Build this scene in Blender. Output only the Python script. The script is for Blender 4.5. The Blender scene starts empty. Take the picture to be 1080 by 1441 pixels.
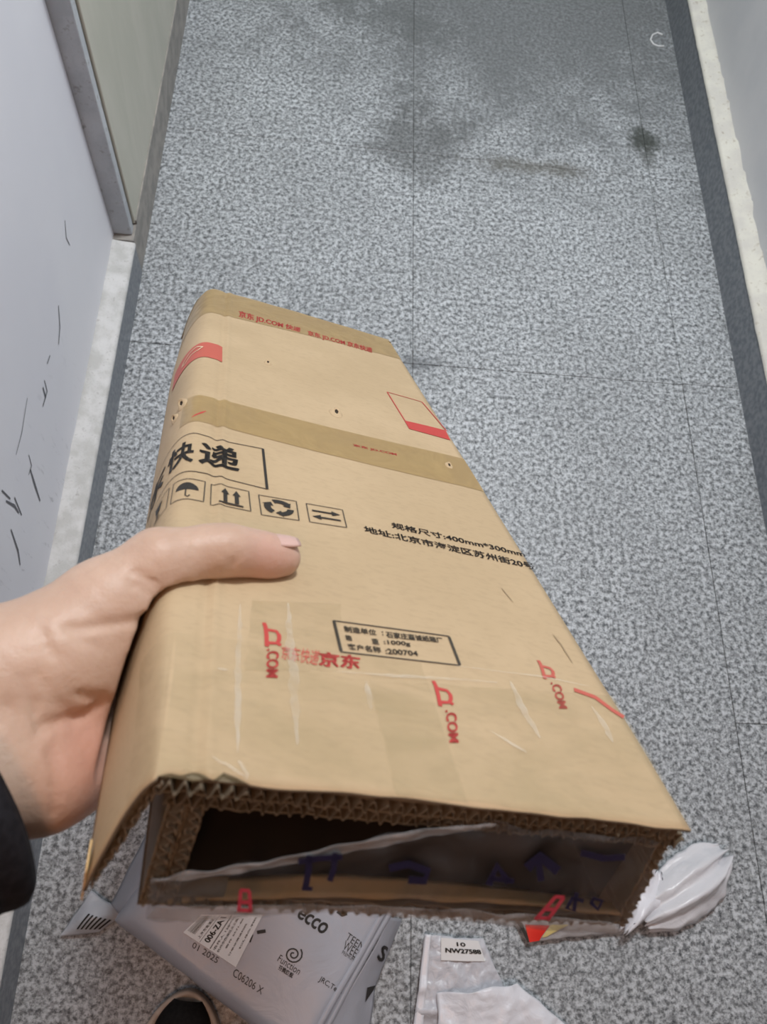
import bpy, bmesh, math, random
import numpy as np
from mathutils import Matrix, Vector, noise

# ------------------------------------------------------------------ camera
F = 1082.0                      # focal length in pixels of the 1080 x 1441 frame
H = 1.364                       # camera height
def nrm(v):
    v = np.array(v, float); return v / np.linalg.norm(v)
DOWN = nrm([-130, 457, 1082])
YW = nrm([49, -2550, 1082]); YW = nrm(YW - DOWN * (YW @ DOWN))
XW = np.cross(YW, -DOWN)
R = np.array([XW, YW, -DOWN])   # camera (x right, y down, z forward) -> world
CAM = np.array([0, 0, H])
def px(x, y): return np.array([(x - 540) / F, (y - 720.5) / F, 1.0])
def c2w(c): return R @ np.asarray(c, float) + CAM
def w2p(p):
    c = (np.asarray(p) - CAM) @ R
    return np.stack([540 + F * c[..., 0] / c[..., 2], 720.5 + F * c[..., 1] / c[..., 2]], -1)
def onfloor(x, y, z=0.0):
    r = R @ px(x, y); return CAM + (z - H) / r[2] * r
def onwall(x, y, X):
    r = R @ px(x, y); return CAM + X / r[0] * r

scene = bpy.context.scene
cd = bpy.data.cameras.new('camera'); co = bpy.data.objects.new('camera', cd)
scene.collection.objects.link(co); scene.camera = co
m = Matrix.Identity(4)
for i in range(3):
    m[i][0], m[i][1], m[i][2], m[i][3] = R[i, 0], -R[i, 1], -R[i, 2], CAM[i]
co.matrix_world = m
cd.sensor_fit = 'HORIZONTAL'; cd.sensor_width = 36.0; cd.lens = 36.0 * F / 1080
cd.clip_start = 0.01; cd.clip_end = 50
cd.dof.use_dof = True; cd.dof.focus_distance = 0.62; cd.dof.aperture_fstop = 22

# ------------------------------------------------------------------ light
w = bpy.data.worlds.new('world'); scene.world = w; w.use_nodes = True
w.node_tree.nodes['Background'].inputs[0].default_value = (0.9, 0.94, 1.0, 1)
w.node_tree.nodes['Background'].inputs[1].default_value = 0.25
def area(name, loc, size, power, col, rot=(0, 0, 0)):
    l = bpy.data.lights.new(name, 'AREA'); l.shape = 'RECTANGLE'; l.size, l.size_y = size
    l.energy = power; l.color = col
    o = bpy.data.objects.new(name, l); o.location = loc; o.rotation_euler = rot
    scene.collection.objects.link(o); return o
area('corridor_lamp', (0.34, 1.35, 2.62), (0.32, 0.32), 46, (0.96, 0.985, 1.0))
area('entrance_lamp', (-0.10, -0.58, 2.62), (0.3, 0.3), 7.0, (1.0, 0.50, 0.27))
vs = scene.view_settings
vs.view_transform = 'Standard'; vs.look = 'None'; vs.exposure = 0.0; vs.gamma = 1.0; vs.use_curve_mapping = False

# ------------------------------------------------------------------ helpers
def link(o): scene.collection.objects.link(o)
def tag(o, label=None, cat=None, group=None, kind=None):
    for k, v in (('label', label), ('category', cat), ('group', group), ('kind', kind)):
        if v: o[k] = v
    return o
def empty(name, loc, label=None, cat=None, group=None, kind=None):
    o = bpy.data.objects.new(name, None); o.location = [float(t) for t in loc]; o.empty_display_size = .02
    link(o); return tag(o, label, cat, group, kind)
def mesh(name, verts, faces, mats, parent=None, smooth=False, midx=None, world=True):
    """one mesh object; verts are world coordinates, stored relative to the parent's location"""
    v = np.array([list(p) for p in verts], float).reshape(-1, 3)
    off = np.zeros(3)
    q = parent
    while q is not None:
        off += np.array(q.location); q = q.parent
    me = bpy.data.meshes.new(name)
    me.from_pydata((v - off).tolist(), [], [list(map(int, f)) for f in faces])
    if not isinstance(mats, (list, tuple)): mats = [mats]
    for mm in mats: me.materials.append(mm)
    if midx is not None:
        for p, k in zip(me.polygons, midx): p.material_index = k
    if smooth:
        for p in me.polygons: p.use_smooth = True
    me.update()
    o = bpy.data.objects.new(name, me); link(o)
    if parent is not None: o.parent = parent
    return o
def recalc(o):
    bm = bmesh.new(); bm.from_mesh(o.data); bmesh.ops.recalc_face_normals(bm, faces=bm.faces[:]); bm.to_mesh(o.data); bm.free(); return o
def bevel(o, w, seg=2):
    b = o.modifiers.new('bevel', 'BEVEL'); b.width = w; b.segments = seg; b.limit_method = 'ANGLE'; return o
def solid(o, t, off=-1):
    s = o.modifiers.new('solid', 'SOLIDIFY'); s.thickness = t; s.offset = off; return o
def boxvf(x0, x1, y0, y1, z0, z1):
    v = [(x, y, z) for z in (z0, z1) for y in (y0, y1) for x in (x0, x1)]
    f = [(0, 2, 3, 1), (4, 5, 7, 6), (0, 1, 5, 4), (2, 6, 7, 3), (0, 4, 6, 2), (1, 3, 7, 5)]
    return v, f
def grid(nx, ny, fn):
    """fn(i/nx, j/ny) -> point"""
    v = [fn(i / nx, j / ny) for j in range(ny + 1) for i in range(nx + 1)]
    f = [(j * (nx + 1) + i, j * (nx + 1) + i + 1, (j + 1) * (nx + 1) + i + 1, (j + 1) * (nx + 1) + i) for j in range(ny) for i in range(nx)]
    return v, f
def lerp(a, b, t): return a + (b - a) * t
def sst(a, b, x):
    t = np.clip((x - a) / (b - a), 0, 1); return t * t * (3 - 2 * t)

# ------------------------------------------------------------------ materials
def mat(name, col, rough=.6, metal=0.0, spec=.5):
    m_ = bpy.data.materials.new(name); m_.use_nodes = True
    b = m_.node_tree.nodes['Principled BSDF']
    b.inputs['Base Color'].default_value = (*col, 1); b.inputs['Roughness'].default_value = rough
    b.inputs['Metallic'].default_value = metal; b.inputs['Specular IOR Level'].default_value = spec
    return m_
class NT:
    def __init__(s, m_): s.t = m_.node_tree; s.b = s.t.nodes['Principled BSDF']
    def n(s, typ, **kw):
        nd = s.t.nodes.new(typ)
        for k, v in kw.items(): setattr(nd, k, v)
        return nd
    def l(s, a, b): s.t.links.new(a, b)
    def coord(s, which='Object'):
        if which == 'Position': return s.n('ShaderNodeNewGeometry').outputs['Position']
        return s.n('ShaderNodeTexCoord').outputs[which]
    def noise(s, co_, scale, detail=3, rough=.55, dist=0.0, stretch=None):
        if stretch:
            mp = s.n('ShaderNodeMapping'); mp.inputs['Scale'].default_value = stretch; s.l(co_, mp.inputs[0]); co_ = mp.outputs[0]
        nd = s.n('ShaderNodeTexNoise'); nd.inputs['Scale'].default_value = scale; nd.inputs['Detail'].default_value = detail
        nd.inputs['Roughness'].default_value = rough; nd.inputs['Distortion'].default_value = dist
        s.l(co_, nd.inputs['Vector']); return nd.outputs['Fac']
    def ramp(s, fac, stops):
        r = s.n('ShaderNodeValToRGB'); e = r.color_ramp.elements
        while len(e) < len(stops): e.new(.5)
        for el, (p, c) in zip(e, stops):
            el.position = p; el.color = (*c, 1) if len(c) == 3 else c
        s.l(fac, r.inputs[0]); return r.outputs[0]
    def rng(s, v, a, b, c=0.0, d=1.0):
        r = s.n('ShaderNodeMapRange'); r.interpolation_type = 'SMOOTHSTEP'
        for k, x in zip(('From Min', 'From Max', 'To Min', 'To Max'), (a, b, c, d)): r.inputs[k].default_value = x
        s.l(v, r.inputs['Value']); return r.outputs[0]
    def mix(s, fac, a, b, mode='MIX'):
        x = s.n('ShaderNodeMix', data_type='RGBA', blend_type=mode)
        for sock, val in ((x.inputs['Factor'], fac), (x.inputs['A'], a), (x.inputs['B'], b)):
            if isinstance(val, (int, float)): sock.default_value = val
            elif isinstance(val, tuple): sock.default_value = (*val, 1)
            else: s.l(val, sock)
        return x.outputs['Result']
    def math(s, op, a, b=0.0):
        x = s.n('ShaderNodeMath', operation=op)
        for sock, val in ((x.inputs[0], a), (x.inputs[1], b)):
            if isinstance(val, (int, float)): sock.default_value = val
            else: s.l(val, sock)
        return x.outputs[0]
    def dist(s, co_, p, sc=(1, 1, 1)):
        mp = s.n('ShaderNodeMapping'); mp.vector_type = 'POINT'
        mp.inputs['Scale'].default_value = sc
        mp.inputs['Location'].default_value = tuple(-a * b for a, b in zip(p, sc)); s.l(co_, mp.inputs[0])
        v = s.n('ShaderNodeVectorMath', operation='LENGTH'); s.l(mp.outputs[0], v.inputs[0]); return v.outputs['Value']
    def bump(s, h, strength=.3, dist=.001):
        b = s.n('ShaderNodeBump'); b.inputs['Strength'].default_value = strength; b.inputs['Distance'].default_value = dist
        s.l(h, b.inputs['Height']); s.l(b.outputs[0], s.b.inputs['Normal'])
    def col(s, c): s.l(c, s.b.inputs['Base Color'])

def granite_mat():
    m_ = mat('speckled_granite', (.3, .32, .34), .38, 0, .35); t = NT(m_); P = t.coord('Position')
    n1 = t.noise(P, 118, 4, .72); n2 = t.noise(P, 62, 2, .5); n3 = t.noise(P, 210, 2, .5)
    c = t.ramp(n1, [(.34, (.050, .058, .068)), (.43, (.185, .20, .21)), (.50, (.345, .372, .392)), (.60, (.56, .60, .635))])
    c = t.mix(t.rng(n3, .30, .38, .75, 0), c, (.05, .06, .07))
    c = t.mix(t.rng(n2, .32, .44, .5, 0), c, (.13, .14, .15))
    big = t.noise(P, 4, 3, .6)
    c = t.mix(t.rng(big, .3, .7, .22, 0), c, (.16, .17, .175))
    # wear: greyer, dirtier stone towards the far end, and stains of their own shape
    wob = t.math('ADD', t.math('MULTIPLY', t.noise(P, 8, 4, .65), .55), t.math('MULTIPLY', t.noise(P, 48, 3, .7), .45))
    sep = t.n('ShaderNodeSeparateXYZ'); t.l(P, sep.inputs[0])
    def blob(p, sc, a, b_, amt, colr, c_):
        d = t.math('ADD', t.dist(P, p, sc), t.math('MULTIPLY', t.math('SUBTRACT', wob, .5), 2.6))
        return t.mix(t.rng(d, a, b_, amt, 0), c_, colr)
    c = blob((.55, 2.15, 0), (1.3, 1.7, 1), .30, 1.35, .75, (.115, .125, .13), c)
    c = blob((.21, 1.57, 0), (7, 5.5, 1), .3, 1.1, .55, (.075, .08, .08), c)
    c = blob((.795, 1.66, 0), (16, 16, 1), .25, 1.0, .85, (.035, .042, .035), c)
    c = blob((.80, 1.60, 0), (30, 14, 1), .25, 1.0, .6, (.05, .055, .05), c)
    c = blob((.50, 1.53, 0), (4.0, 24, 1), .1, 1.0, .55, (.10, .095, .075), c)
    c = blob((.14, 2.0, 0), (4, 9, 1), .2, 1.1, .4, (.09, .1, .1), c)
    c = blob((.205, .93, 0), (14, 40, 1), .1, 1.0, .5, (.08, .09, .1), c)
    t.col(c)
    t.l(t.rng(wob, .3, .7, .32, .5), t.b.inputs['Roughness'])
    t.bump(n1, .12, .0006)
    return m_
def simple_noise(name, c0, c1, scale, rough=.7, detail=4, bumpd=0.0, spec=.4, stretch=None, lo=.35, hi=.65):
    m_ = mat(name, c0, rough, 0, spec); t = NT(m_); P = t.coord('Position')
    n1 = t.noise(P, scale, detail, .6, 0, stretch)
    t.col(t.mix(t.rng(n1, lo, hi), c0, c1))
    if bumpd: t.bump(n1, .5, bumpd)
    return m_
GRANITE = granite_mat()
GROUT = simple_noise('grout', (.15, .155, .16), (.22, .22, .215), 60, .9)
def wall_white():
    m_ = mat('painted_white_wall', (.66, .68, .76), .55, 0, .3); t = NT(m_); P = t.coord('Position')
    c = t.mix(t.rng(t.noise(P, 3, 3), .35, .65), (.70, .71, .765), (.74, .75, .795))
    sep = t.n('ShaderNodeSeparateXYZ'); t.l(P, sep.inputs[0])
    scr = t.noise(P, 14, 5, .7, .6, (1, 5.0, 1.2))
    low = t.math('MULTIPLY', t.rng(sep.outputs['Z'], .10, .40, 1, 0), t.rng(sep.outputs['Y'], .35, .95, 1, 0))
    c = t.mix(t.math('MULTIPLY', t.rng(scr, .58, .70, 0, .55), low), c, (.23, .235, .26))
    t.col(c); t.bump(t.noise(P, 40, 3), .08, .001); return m_
WALLL = wall_white()
WALLR = simple_noise('grey_white_paint', (.57, .59, .625), (.62, .635, .665), 5, .6)
DARKSTONE = simple_noise('dark_granite_skirting', (.13, .15, .175), (.22, .24, .265), 90, .35, 4, 0, .5)
def plaster(name, a, b, c_, sc=26):
    m_ = mat(name, a, .9, 0, .2); t = NT(m_); P = t.coord('Position')
    n1 = t.noise(P, sc, 6, .65); n2 = t.noise(P, sc * 4, 4, .7)
    c = t.mix(t.rng(n1, .38, .62), a, b); c = t.mix(t.rng(n2, .55, .72, 0, .7), c, c_)
    t.col(c); t.bump(n2, .7, .002); return m_
LEDGE = plaster('grey_cement_ledge', (.47, .48, .47), (.60, .61, .61), (.33, .33, .32))
LEDGER = plaster('white_plaster_ledge', (.56, .555, .52), (.64, .64, .58), (.30, .26, .21), 14)
def door_mat():
    m_ = mat('olive_grey_door_paint', (.30, .30, .26), .45, 0, .4); t = NT(m_); P = t.coord('Position')
    n1 = t.noise(P, 5, 4, .6, .3, (1, 2, .7))
    t.col(t.mix(t.rng(n1, .35, .65), (.47, .47, .40), (.53, .52, .45))); return m_
DOOR = door_mat()
JAMB = plaster('dirty_grey_jamb', (.42, .45, .48), (.52, .55, .58), (.22, .22, .22), 12)
BLACKGAP = mat('dark_gap', (.05, .05, .045), .8)
SKIRTFAR = simple_noise('dirty_brown_skirting', (.24, .235, .22), (.34, .32, .295), 30, .6)
DARKBACK = simple_noise('dark_brown_added_wall', (.10, .06, .04), (.14, .085, .055), 12, .6)
CEIL = mat('ceiling_paint', (.5, .5, .5), .8)

def card_mat(name, c0, c1):
    m_ = mat(name, c0, .62, 0, .3); t = NT(m_); P = t.coord('Object')
    n1 = t.noise(P, 9, 4, .6); n2 = t.noise(P, 420, 2, .6, 0, (.35, 1, 1))
    c = t.mix(t.rng(n1, .35, .65), c0, c1)
    c = t.mix(t.rng(n2, .45, .75, 0, .16), c, tuple(x * .55 for x in c0))
    t.col(c); t.bump(n1, .25, .0015); return m_
CARD = card_mat('kraft_cardboard', (.43, .322, .195), (.475, .358, .222))
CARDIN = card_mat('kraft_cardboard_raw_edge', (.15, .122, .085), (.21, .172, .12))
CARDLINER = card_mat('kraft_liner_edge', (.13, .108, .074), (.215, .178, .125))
CARDDARK = card_mat('kraft_shaded_inside', (.05, .034, .02), (.07, .048, .03))  # darkened kraft copy, the interior's shade is in its colour
BLACKIN = mat('painted_interior_shade', (.022, .016, .011), .9)
FLAPTAN = card_mat('kraft_flap_face', (.36, .25, .125), (.30, .215, .12))
INK = mat('black_print', (.018, .015, .012), .6)
INKS = mat('faded_black_print', (.05, .042, .03), .65)
RED = mat('red_print', (.45, .05, .042), .55)
REDF = mat('faded_red_print', (.46, .10, .07), .55)
BLUE = mat('blue_marker_ink', (.010, .010, .055), .5)
def film(name, tint, alpha, rough, bumpd=.002, sc=30, stretch=None):
    """thin plastic film: part transparent, part tinted glossy plastic, with wrinkles"""
    m_ = mat(name, tint, rough, 0, .6); t = NT(m_); P = t.coord('Object')
    n1 = t.noise(P, sc, 4, .6, .8, stretch)
    t.b.inputs['Alpha'].default_value = alpha
    t.l(t.rng(n1, .3, .75, max(0, alpha - .1), min(1, alpha + .16)), t.b.inputs['Alpha'])
    t.bump(n1, .6, bumpd); return m_
BROWNTAPE = film('brown_packing_tape', (.42, .29, .125), .72, .28, .0006, 24)
CLEARTAPE = film('clear_packing_tape', (.50, .41, .23), .13, .13, .0022, 34, (.4, 1, 1))
GLINTTAPE = film('clear_tape_wrinkle_glint', (.78, .74, .64), .17, .08, .0015, 60)
FILMGREY = film('clear_tape_over_opening', (.15, .155, .165), .14, .10, .004, 24)
FILMEDGE = film('clear_tape_folded_edge', (.36, .365, .375), .26, .12, .004, 40)

# ------------------------------------------------------------------ corridor
XL, XWL, XR, XWR = -.388, -.430, .925, .966
floor = mesh('floor', *boxvf(-1.0, 1.4, -1.9, 3.4, -.03, -.0035), GROUT); tag(floor, kind='structure')
xs = [-.420, .197, .795, .940]
tile_meshes = {}
def tile(x0, x1, y0, y1):
    g = .00045; sx, sy = round(x1 - x0 - 2 * g, 4), round(y1 - y0 - 2 * g, 4)
    if (sx, sy) not in tile_meshes:
        o = mesh('tile', *boxvf(-sx / 2, sx / 2, -sy / 2, sy / 2, -.0035, 0), GRANITE)
        bm = bmesh.new(); bm.from_mesh(o.data)
        bmesh.ops.bevel(bm, geom=[e for e in bm.edges if abs(e.verts[0].co.z) < 1e-6 and abs(e.verts[1].co.z) < 1e-6], offset=.0009, segments=1, affect='EDGES')
        bm.to_mesh(o.data); bm.free(); tile_meshes[(sx, sy)] = o
    else:
        o = tile_meshes[(sx, sy)].copy(); link(o)
    o.location = ((x0 + x1) / 2, (y0 + y1) / 2, 0); o.parent = floor
ys = [-1.5, -.285, .928, 1.534, 2.14, 2.746]
for a, b in zip(ys[:-1], ys[1:]):
    tile(xs[0], xs[1], a, b); tile(xs[1], xs[2], a, b)
ys2 = [-1.5, -.996, -.396, .205, .930, 1.534, 2.14, 2.746]
for a, b in zip(ys2[:-1], ys2[1:]): tile(xs[2] + (.0007 if b < .95 else 0), xs[3], a, b)

tag(mesh('wall_left', *boxvf(XWL - .15, XWL, -1.9, 1.118, 0, 2.7), WALLL), kind='structure')
tag(mesh('wall_right', *boxvf(XWR, XWR + .15, -1.9, 3.4, 0, 2.7), WALLR), kind='structure')
tag(mesh('wall_far', *boxvf(-1.0, 1.4, 3.4, 3.5, 0, 2.7), WALLR), kind='structure')
tag(mesh('added_wall_back', *boxvf(-1.0, 1.4, -.86, -.76, 0, 2.7), DARKBACK), kind='structure')  # unseen dark wall added close behind the camera to darken and warm the light
tag(mesh('ceiling', *boxvf(-1.0, 1.4, -2.0, 3.5, 2.7, 2.8), CEIL), kind='structure')

def skirting(name, x_face, x_wall, y0, y1, h, ledge_mat, rough_amp, lab):
    """polished dark face below, unpainted rough ledge on top"""
    s = 1 if x_wall > x_face else -1
    body = mesh(name, *boxvf(min(x_face, x_face + s * .02), max(x_face, x_face + s * .02), y0, y1, 0, h - .002), DARKSTONE)
    tag(body, lab, kind='structure')
    n = int((y1 - y0) / .012); prof = []
    for i in range(n + 1):
        y = lerp(y0, y1, i / n)
        a = noise.noise(Vector((y * 9, s * 3.1, 0))) * rough_amp; b = noise.noise(Vector((y * 26, 7.7, s))) * rough_amp
        prof.append([(x_face - s * (.0012 + abs(b) * .08), y, 0 + h - .006), (x_face - s * .0010, y, h - .0002 + b * .05), (x_face + s * .004, y, h + .002 + b * .06),
                     (lerp(x_face, x_wall, .55), y, h + .003 + a * .35), (x_wall + s * .001 - s * max(0, a + b) * .6, y, h + .006 + abs(a) * .9), (x_wall + s * .004, y, h + .012 + abs(b))])
    k = len(prof[0]); v = [p for r in prof for p in r]
    f = [(i * k + j, i * k + j + 1, (i + 1) * k + j + 1, (i + 1) * k + j) for i in range(n) for j in range(k - 1)]
    o = mesh('ledge', v, f, ledge_mat, body, True); recalc(o); return body
skirting('baseboard_left', XL, XWL, -1.6, 1.105, .088, LEDGE, .006, None)
skirting('baseboard_right', XR, XWR, -1.6, 3.39, .103, LEDGER, .018, None)
tag(mesh('baseboard_far_left', *boxvf(-.43, XL - .001, 1.106, 3.39, 0, .094), SKIRTFAR), kind='structure')
d = empty('door_1', (-.41, 1.115, 0), kind='structure')
bevel(mesh('door_frame', *boxvf(-.432, -.3935, 1.119, 1.140, .095, 2.6), JAMB, d), .002)
mesh('frame_gap', *boxvf(-.428, -.397, 1.140, 1.147, .095, 2.6), BLACKGAP, d)
bevel(mesh('door_panel', *boxvf(-.425, -.3905, 1.147, 3.39, .097, 2.6), DOOR, d), .003)
mesh('bottom_rail', *boxvf(-.425, -.3875, 1.149, 3.39, .095, .105), SKIRTFAR, d)
def ribbon3(points, width, normal, lift=.0006):
    """flat stroke along world points on a plane with the given normal"""
    P = [np.array(p, float) + np.array(normal) * lift for p in points]; L, Rr = [], []
    for i, p in enumerate(P):
        t_ = P[min(i + 1, len(P) - 1)] - P[max(i - 1, 0)]; sd = nrm(np.cross(normal, t_))
        wv = width * (.25 + .75 * math.sin(math.pi * (i + .5) / len(P)))
        L.append(p + sd * wv / 2); Rr.append(p - sd * wv / 2)
    n = len(P); return L + Rr, [(i, i + 1, n + i + 1, n + i) for i in range(n - 1)]
SCUFF = mat('black_scuff', (.13, .135, .15), .8)
wl = bpy.data.objects['wall_left']
random.seed(4)
for pts, wd in ([[(42, 660), (48, 680), (56, 705)], .006], [[(20, 700), (30, 725)], .004], [[(15, 745), (25, 775), (28, 795)], .005], [[(62, 535), (66, 550), (60, 572)], .004], [[(82, 430), (84, 460), (82, 485)], .004],
                [[(91, 310), (93, 335), (98, 345)], .003], [[(38, 560), (30, 610), (22, 640)], .002], [[(70, 500), (66, 512)], .003], [[(8, 705), (20, 712), (26, 722)], .005], [[(40, 640), (44, 655), (40, 668)], .003], [[(2, 690), (14, 702)], .004], [[(60, 545), (64, 560)], .006]):
    mesh('scuff_mark', *ribbon3([onwall(*p, XWL) for p in pts], wd, (1, 0, 0)), SCUFF, wl)

# ------------------------------------------------------------------ the cardboard box: surface u (across), v (along), n (up)
U = nrm([3278, 712, 1082]); V = nrm([-203, -582, 1082]); V = nrm(V - U * (U @ V)); N = np.cross(U, V)
MB = np.array([U, V, N]); D0 = .221
P0 = D0 * px(285, 1100)
def b2w(q): return (P0 + np.asarray(q, float) @ MB) @ R.T + CAM
def w2b(p): return ((np.asarray(p, float) - CAM) @ R - P0) @ MB.T
CAMB = w2b(CAM)
def pxplane(x, y, ax, val):
    r = MB @ px(x, y); o = CAMB; t_ = (val - o[ax]) / r[ax]; return o + t_ * r
BW, BL = .1747, .640
def S(s, v):
    """outer sheet: s along the cross-section (0 at the fold, + right, - down the left side), v along the box"""
    s = np.asarray(s, float); v = np.asarray(v, float)
    sh = .0205 * v
    ridge =   .0008 * np.exp(-((s - .0012) / .0020) ** 2) - .0010 * np.exp(-((s + .0025) / .0022) ** 2)
    top_n = ridge - .0002 * sst(.155, .176, s) + .0007 * np.sin(9 * v + 2) * np.sin(22 * np.clip(s, 0, .18)) + .0006 * np.sin(41 * v + 30 * s) * sst(.12, 0, v)
    s0 = -.0125
    tn = np.clip((s0 - s) / .054, 0, 1)
    us = s0 + sh; k = lerp(.003, .0145, sst(0, .14, v)); k2 = lerp(.004, .0, sst(0, .2, v))
    ub = -.0252 + .004 * sst(.45, .64, v)
    a0, a1, a2, a3 = us, us - k, ub + .0012 + k2 * .6, ub
    bu = (1 - tn) ** 3 * a0 + 3 * (1 - tn) ** 2 * tn * a1 + 3 * (1 - tn) * tn ** 2 * a2 + tn ** 3 * a3
    bn = 3 * (1 - tn) ** 2 * tn * (-.0006) + 3 * (1 - tn) * tn ** 2 * lerp(-.020, -.026, sst(0, .2, v)) + tn ** 3 * (-.050)
    bn = bn + ridge * np.clip(1 - tn * 3, 0, 1) + .0008 * np.sin(17 * v) * tn
    isl = s < s0
    return np.stack([np.where(isl, bu, s + sh), v * np.ones_like(s), np.where(isl, bn, top_n - .04 * np.clip(-s, 0, .0125) * 0)], -1)
def Sn(s, v):
    e = 1e-4
    n_ = np.cross(S(s + e, v) - S(s - e, v), S(s, v + e) - S(s, v - e)); return n_ / np.linalg.norm(n_, axis=-1, keepdims=True)
def Sw(s, v, lift=0.0): return b2w(S(s, v) + Sn(s, v) * lift)
_gs, _gv = np.meshgrid(np.linspace(-.066, .180, 500), np.linspace(0, BL, 520))
_gp = w2p(Sw(_gs, _gv))
def sv(x, y):
    """(s, v) of the sheet point seen at a pixel of the photograph"""
    dd = ((_gp - [x, y]) ** 2).sum(-1); i = np.unravel_index(dd.argmin(), dd.shape); s, v = _gs[i], _gv[i]
    for _ in range(4):
        e = 2e-4; p = w2p(Sw(s, v)); J = np.stack([(w2p(Sw(s + e, v)) - p) / e, (w2p(Sw(s, v + e)) - p) / e], -1)
        try: ds = np.linalg.solve(J, np.array([x, y]) - p)
        except Exception: break
        if np.abs(ds).max() > .01: break
        s, v = s + ds[0], v + ds[1]
    return float(s), float(v)

box = empty('cardboard_box', b2w((0.08, .0, -.06)), 'long open-ended kraft cardboard shipping box with printed top, held by a hand', 'cardboard box')
# outer sheet
def edge_jit(j): return .0012 * noise.noise(Vector((j * 40, 3, 1)))
ss = np.concatenate([np.linspace(-.0665, -.0125, 26), np.linspace(-.0105, .006, 12)[0:], np.linspace(.010, BW, 42)])
vv = np.concatenate([np.linspace(0, .03, 7), np.linspace(.036, BL, 96)])
V_, F_ = [], []
for j, v0 in enumerate(vv):
    for i, s0 in enumerate(ss):
        v1 = v0
        if j == 0: v1 = v0 + .0016 * noise.noise(Vector((s0 * 60, 1.3, 0))) + (.0035 if -.013 < s0 < .014 else 0) * (0.5 + noise.noise(Vector((s0 * 200, 0, 9))))
        if j == len(vv) - 1: v1 = v0 + .003 * noise.noise(Vector((s0 * 30, 4.3, 0))) - .012 * sst(.165, BW, s0) - .03 * sst(-.02, -.0665, s0)
        V_.append(Sw(s0, v1))
ns = len(ss)
F_ = [(j * ns + i, j * ns + i + 1, (j + 1) * ns + i + 1, (j + 1) * ns + i) for j in range(len(vv) - 1) for i in range(ns - 1)]
outer = mesh('outer_sheet', V_, F_, [CARD, CARDIN], box, True)
so = solid(outer, .0011, -1); so.modifiers[-1].material_offset_rim = 1; so.modifiers[-1].use_quality_normals = True

def flute_board(name, origin, along, across, length, thick, wl, depth, phase=0, jag=.0, mats=None):
    """corrugated board seen on its cut edge: two liners and a wavy flute, in box coordinates; `along` runs the edge, `across` its thickness, v is the depth"""
    o = np.array(origin, float); al = np.array(along, float); ac = np.array(across, float); vd = np.array([0, 1, 0.0])
    V1, F1, mi = [], [], []
    def strip(pts, th, mid):
        base = len(V1); n = len(pts)
        for q, (a, c, dv) in enumerate(pts):
            for (dc, dd) in ((-th / 2, 0), (th / 2, 0), (th / 2, depth), (-th / 2, depth)):
                V1.append(b2w(o + al * a + ac * (c + dc) + np.array([.0205 * dd, dd + (dv if dd == 0 else 0), 0])))
        for q in range(n - 1):
            for e in range(4):
                F1.append((base + q * 4 + e, base + q * 4 + (e + 1) % 4, base + (q + 1) * 4 + (e + 1) % 4, base + (q + 1) * 4 + e)); mi.append(mid)
        F1.append((base, base + 3, base + 2, base + 1)); F1.append((base + (n - 1) * 4, base + (n - 1) * 4 + 1, base + (n - 1) * 4 + 2, base + (n - 1) * 4 + 3)); mi.extend([mid, mid])
    n = 40
    def jg(a, k): return jag * noise.noise(Vector((a * 110, k, phase)))
    strip([(length * i / n, .0004 + .0003 * noise.noise(Vector((i * .7, phase, 2))), jg(i / n, 1) + .0014) for i in range(n + 1)], .0008, 1)
    strip([(length * i / n, thick - .0004 + .0003 * noise.noise(Vector((i * .6, phase, 5))), jg(i / n, 4) + .0014) for i in range(n + 1)], .0008, 1)
    nf = int(length / wl * 8)
    strip([(length * i / nf, thick / 2 + (thick / 2 - .0011) * math.sin(2 * math.pi * length * i / nf / wl + phase + .6 * noise.noise(Vector((i * .05, phase, 0)))), jg(i / nf, 7) * .6 - .0004) for i in range(nf + 1)], .0006, 0)
    # closed back a little way in, so that the channels read dark
    o_ = mesh(name, V1, F1, mats or [CARDIN, CARDLINER], box, False, mi); return o_
T = .0066
flute_board('corrugated_layer', (-.012, .001, -.0018), (1, 0, 0), (0, 0, -1), BW + .008, T, .0045, .60, 0, .0022)
flute_board('corrugated_layer', (-.0085, .003, -.0012 - T - .0005), (1, 0, 0), (0, 0, -1), BW + .012, T, .0043, .60, 2.0, .0022)
# inner box: walls of double corrugated board
flute_board('left_wall', (-.0072, .0025, -.0140), (0, 0, -1), (1, 0, 0), .0445, .0055, .0046, .60, 1, .002)
flute_board('left_wall', (-.0012, .0035, -.0140), (0, 0, -1), (1, 0, 0), .0425, .0055, .0046, .60, 3, .002)
flute_board('right_wall', (.1700, .003, -.0140), (.12, 0, -1), (1, 0, 0), .0440, .0050, .0046, .60, 0, .002)
flute_board('bottom_panel', (-.0075, .0035, -.0555), (1, 0, 0), (0, 0, -1), .186, .0050, .0046, .60, .6, .002)
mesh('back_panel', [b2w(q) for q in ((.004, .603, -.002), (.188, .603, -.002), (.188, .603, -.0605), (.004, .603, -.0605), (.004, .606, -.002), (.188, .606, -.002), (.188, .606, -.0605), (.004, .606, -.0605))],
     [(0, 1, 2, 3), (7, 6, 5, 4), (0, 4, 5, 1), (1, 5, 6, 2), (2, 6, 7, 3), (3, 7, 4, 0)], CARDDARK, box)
mesh('interior_shade', [b2w(q) for q in ((.0048, .012, -.0156), (.1690, .012, -.0156), (.1690, .012, -.0550), (.0048, .012, -.0550), (.0168, .600, -.0150), (.1805, .600, -.0150), (.1805, .600, -.0550), (.0168, .600, -.0550))],
     [(0, 1, 5, 4), (3, 7, 6, 2), (0, 4, 7, 3), (1, 2, 6, 5), (4, 5, 6, 7)], BLACKIN, box)  # near-black shell added to paint the shade inside the open box
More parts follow.
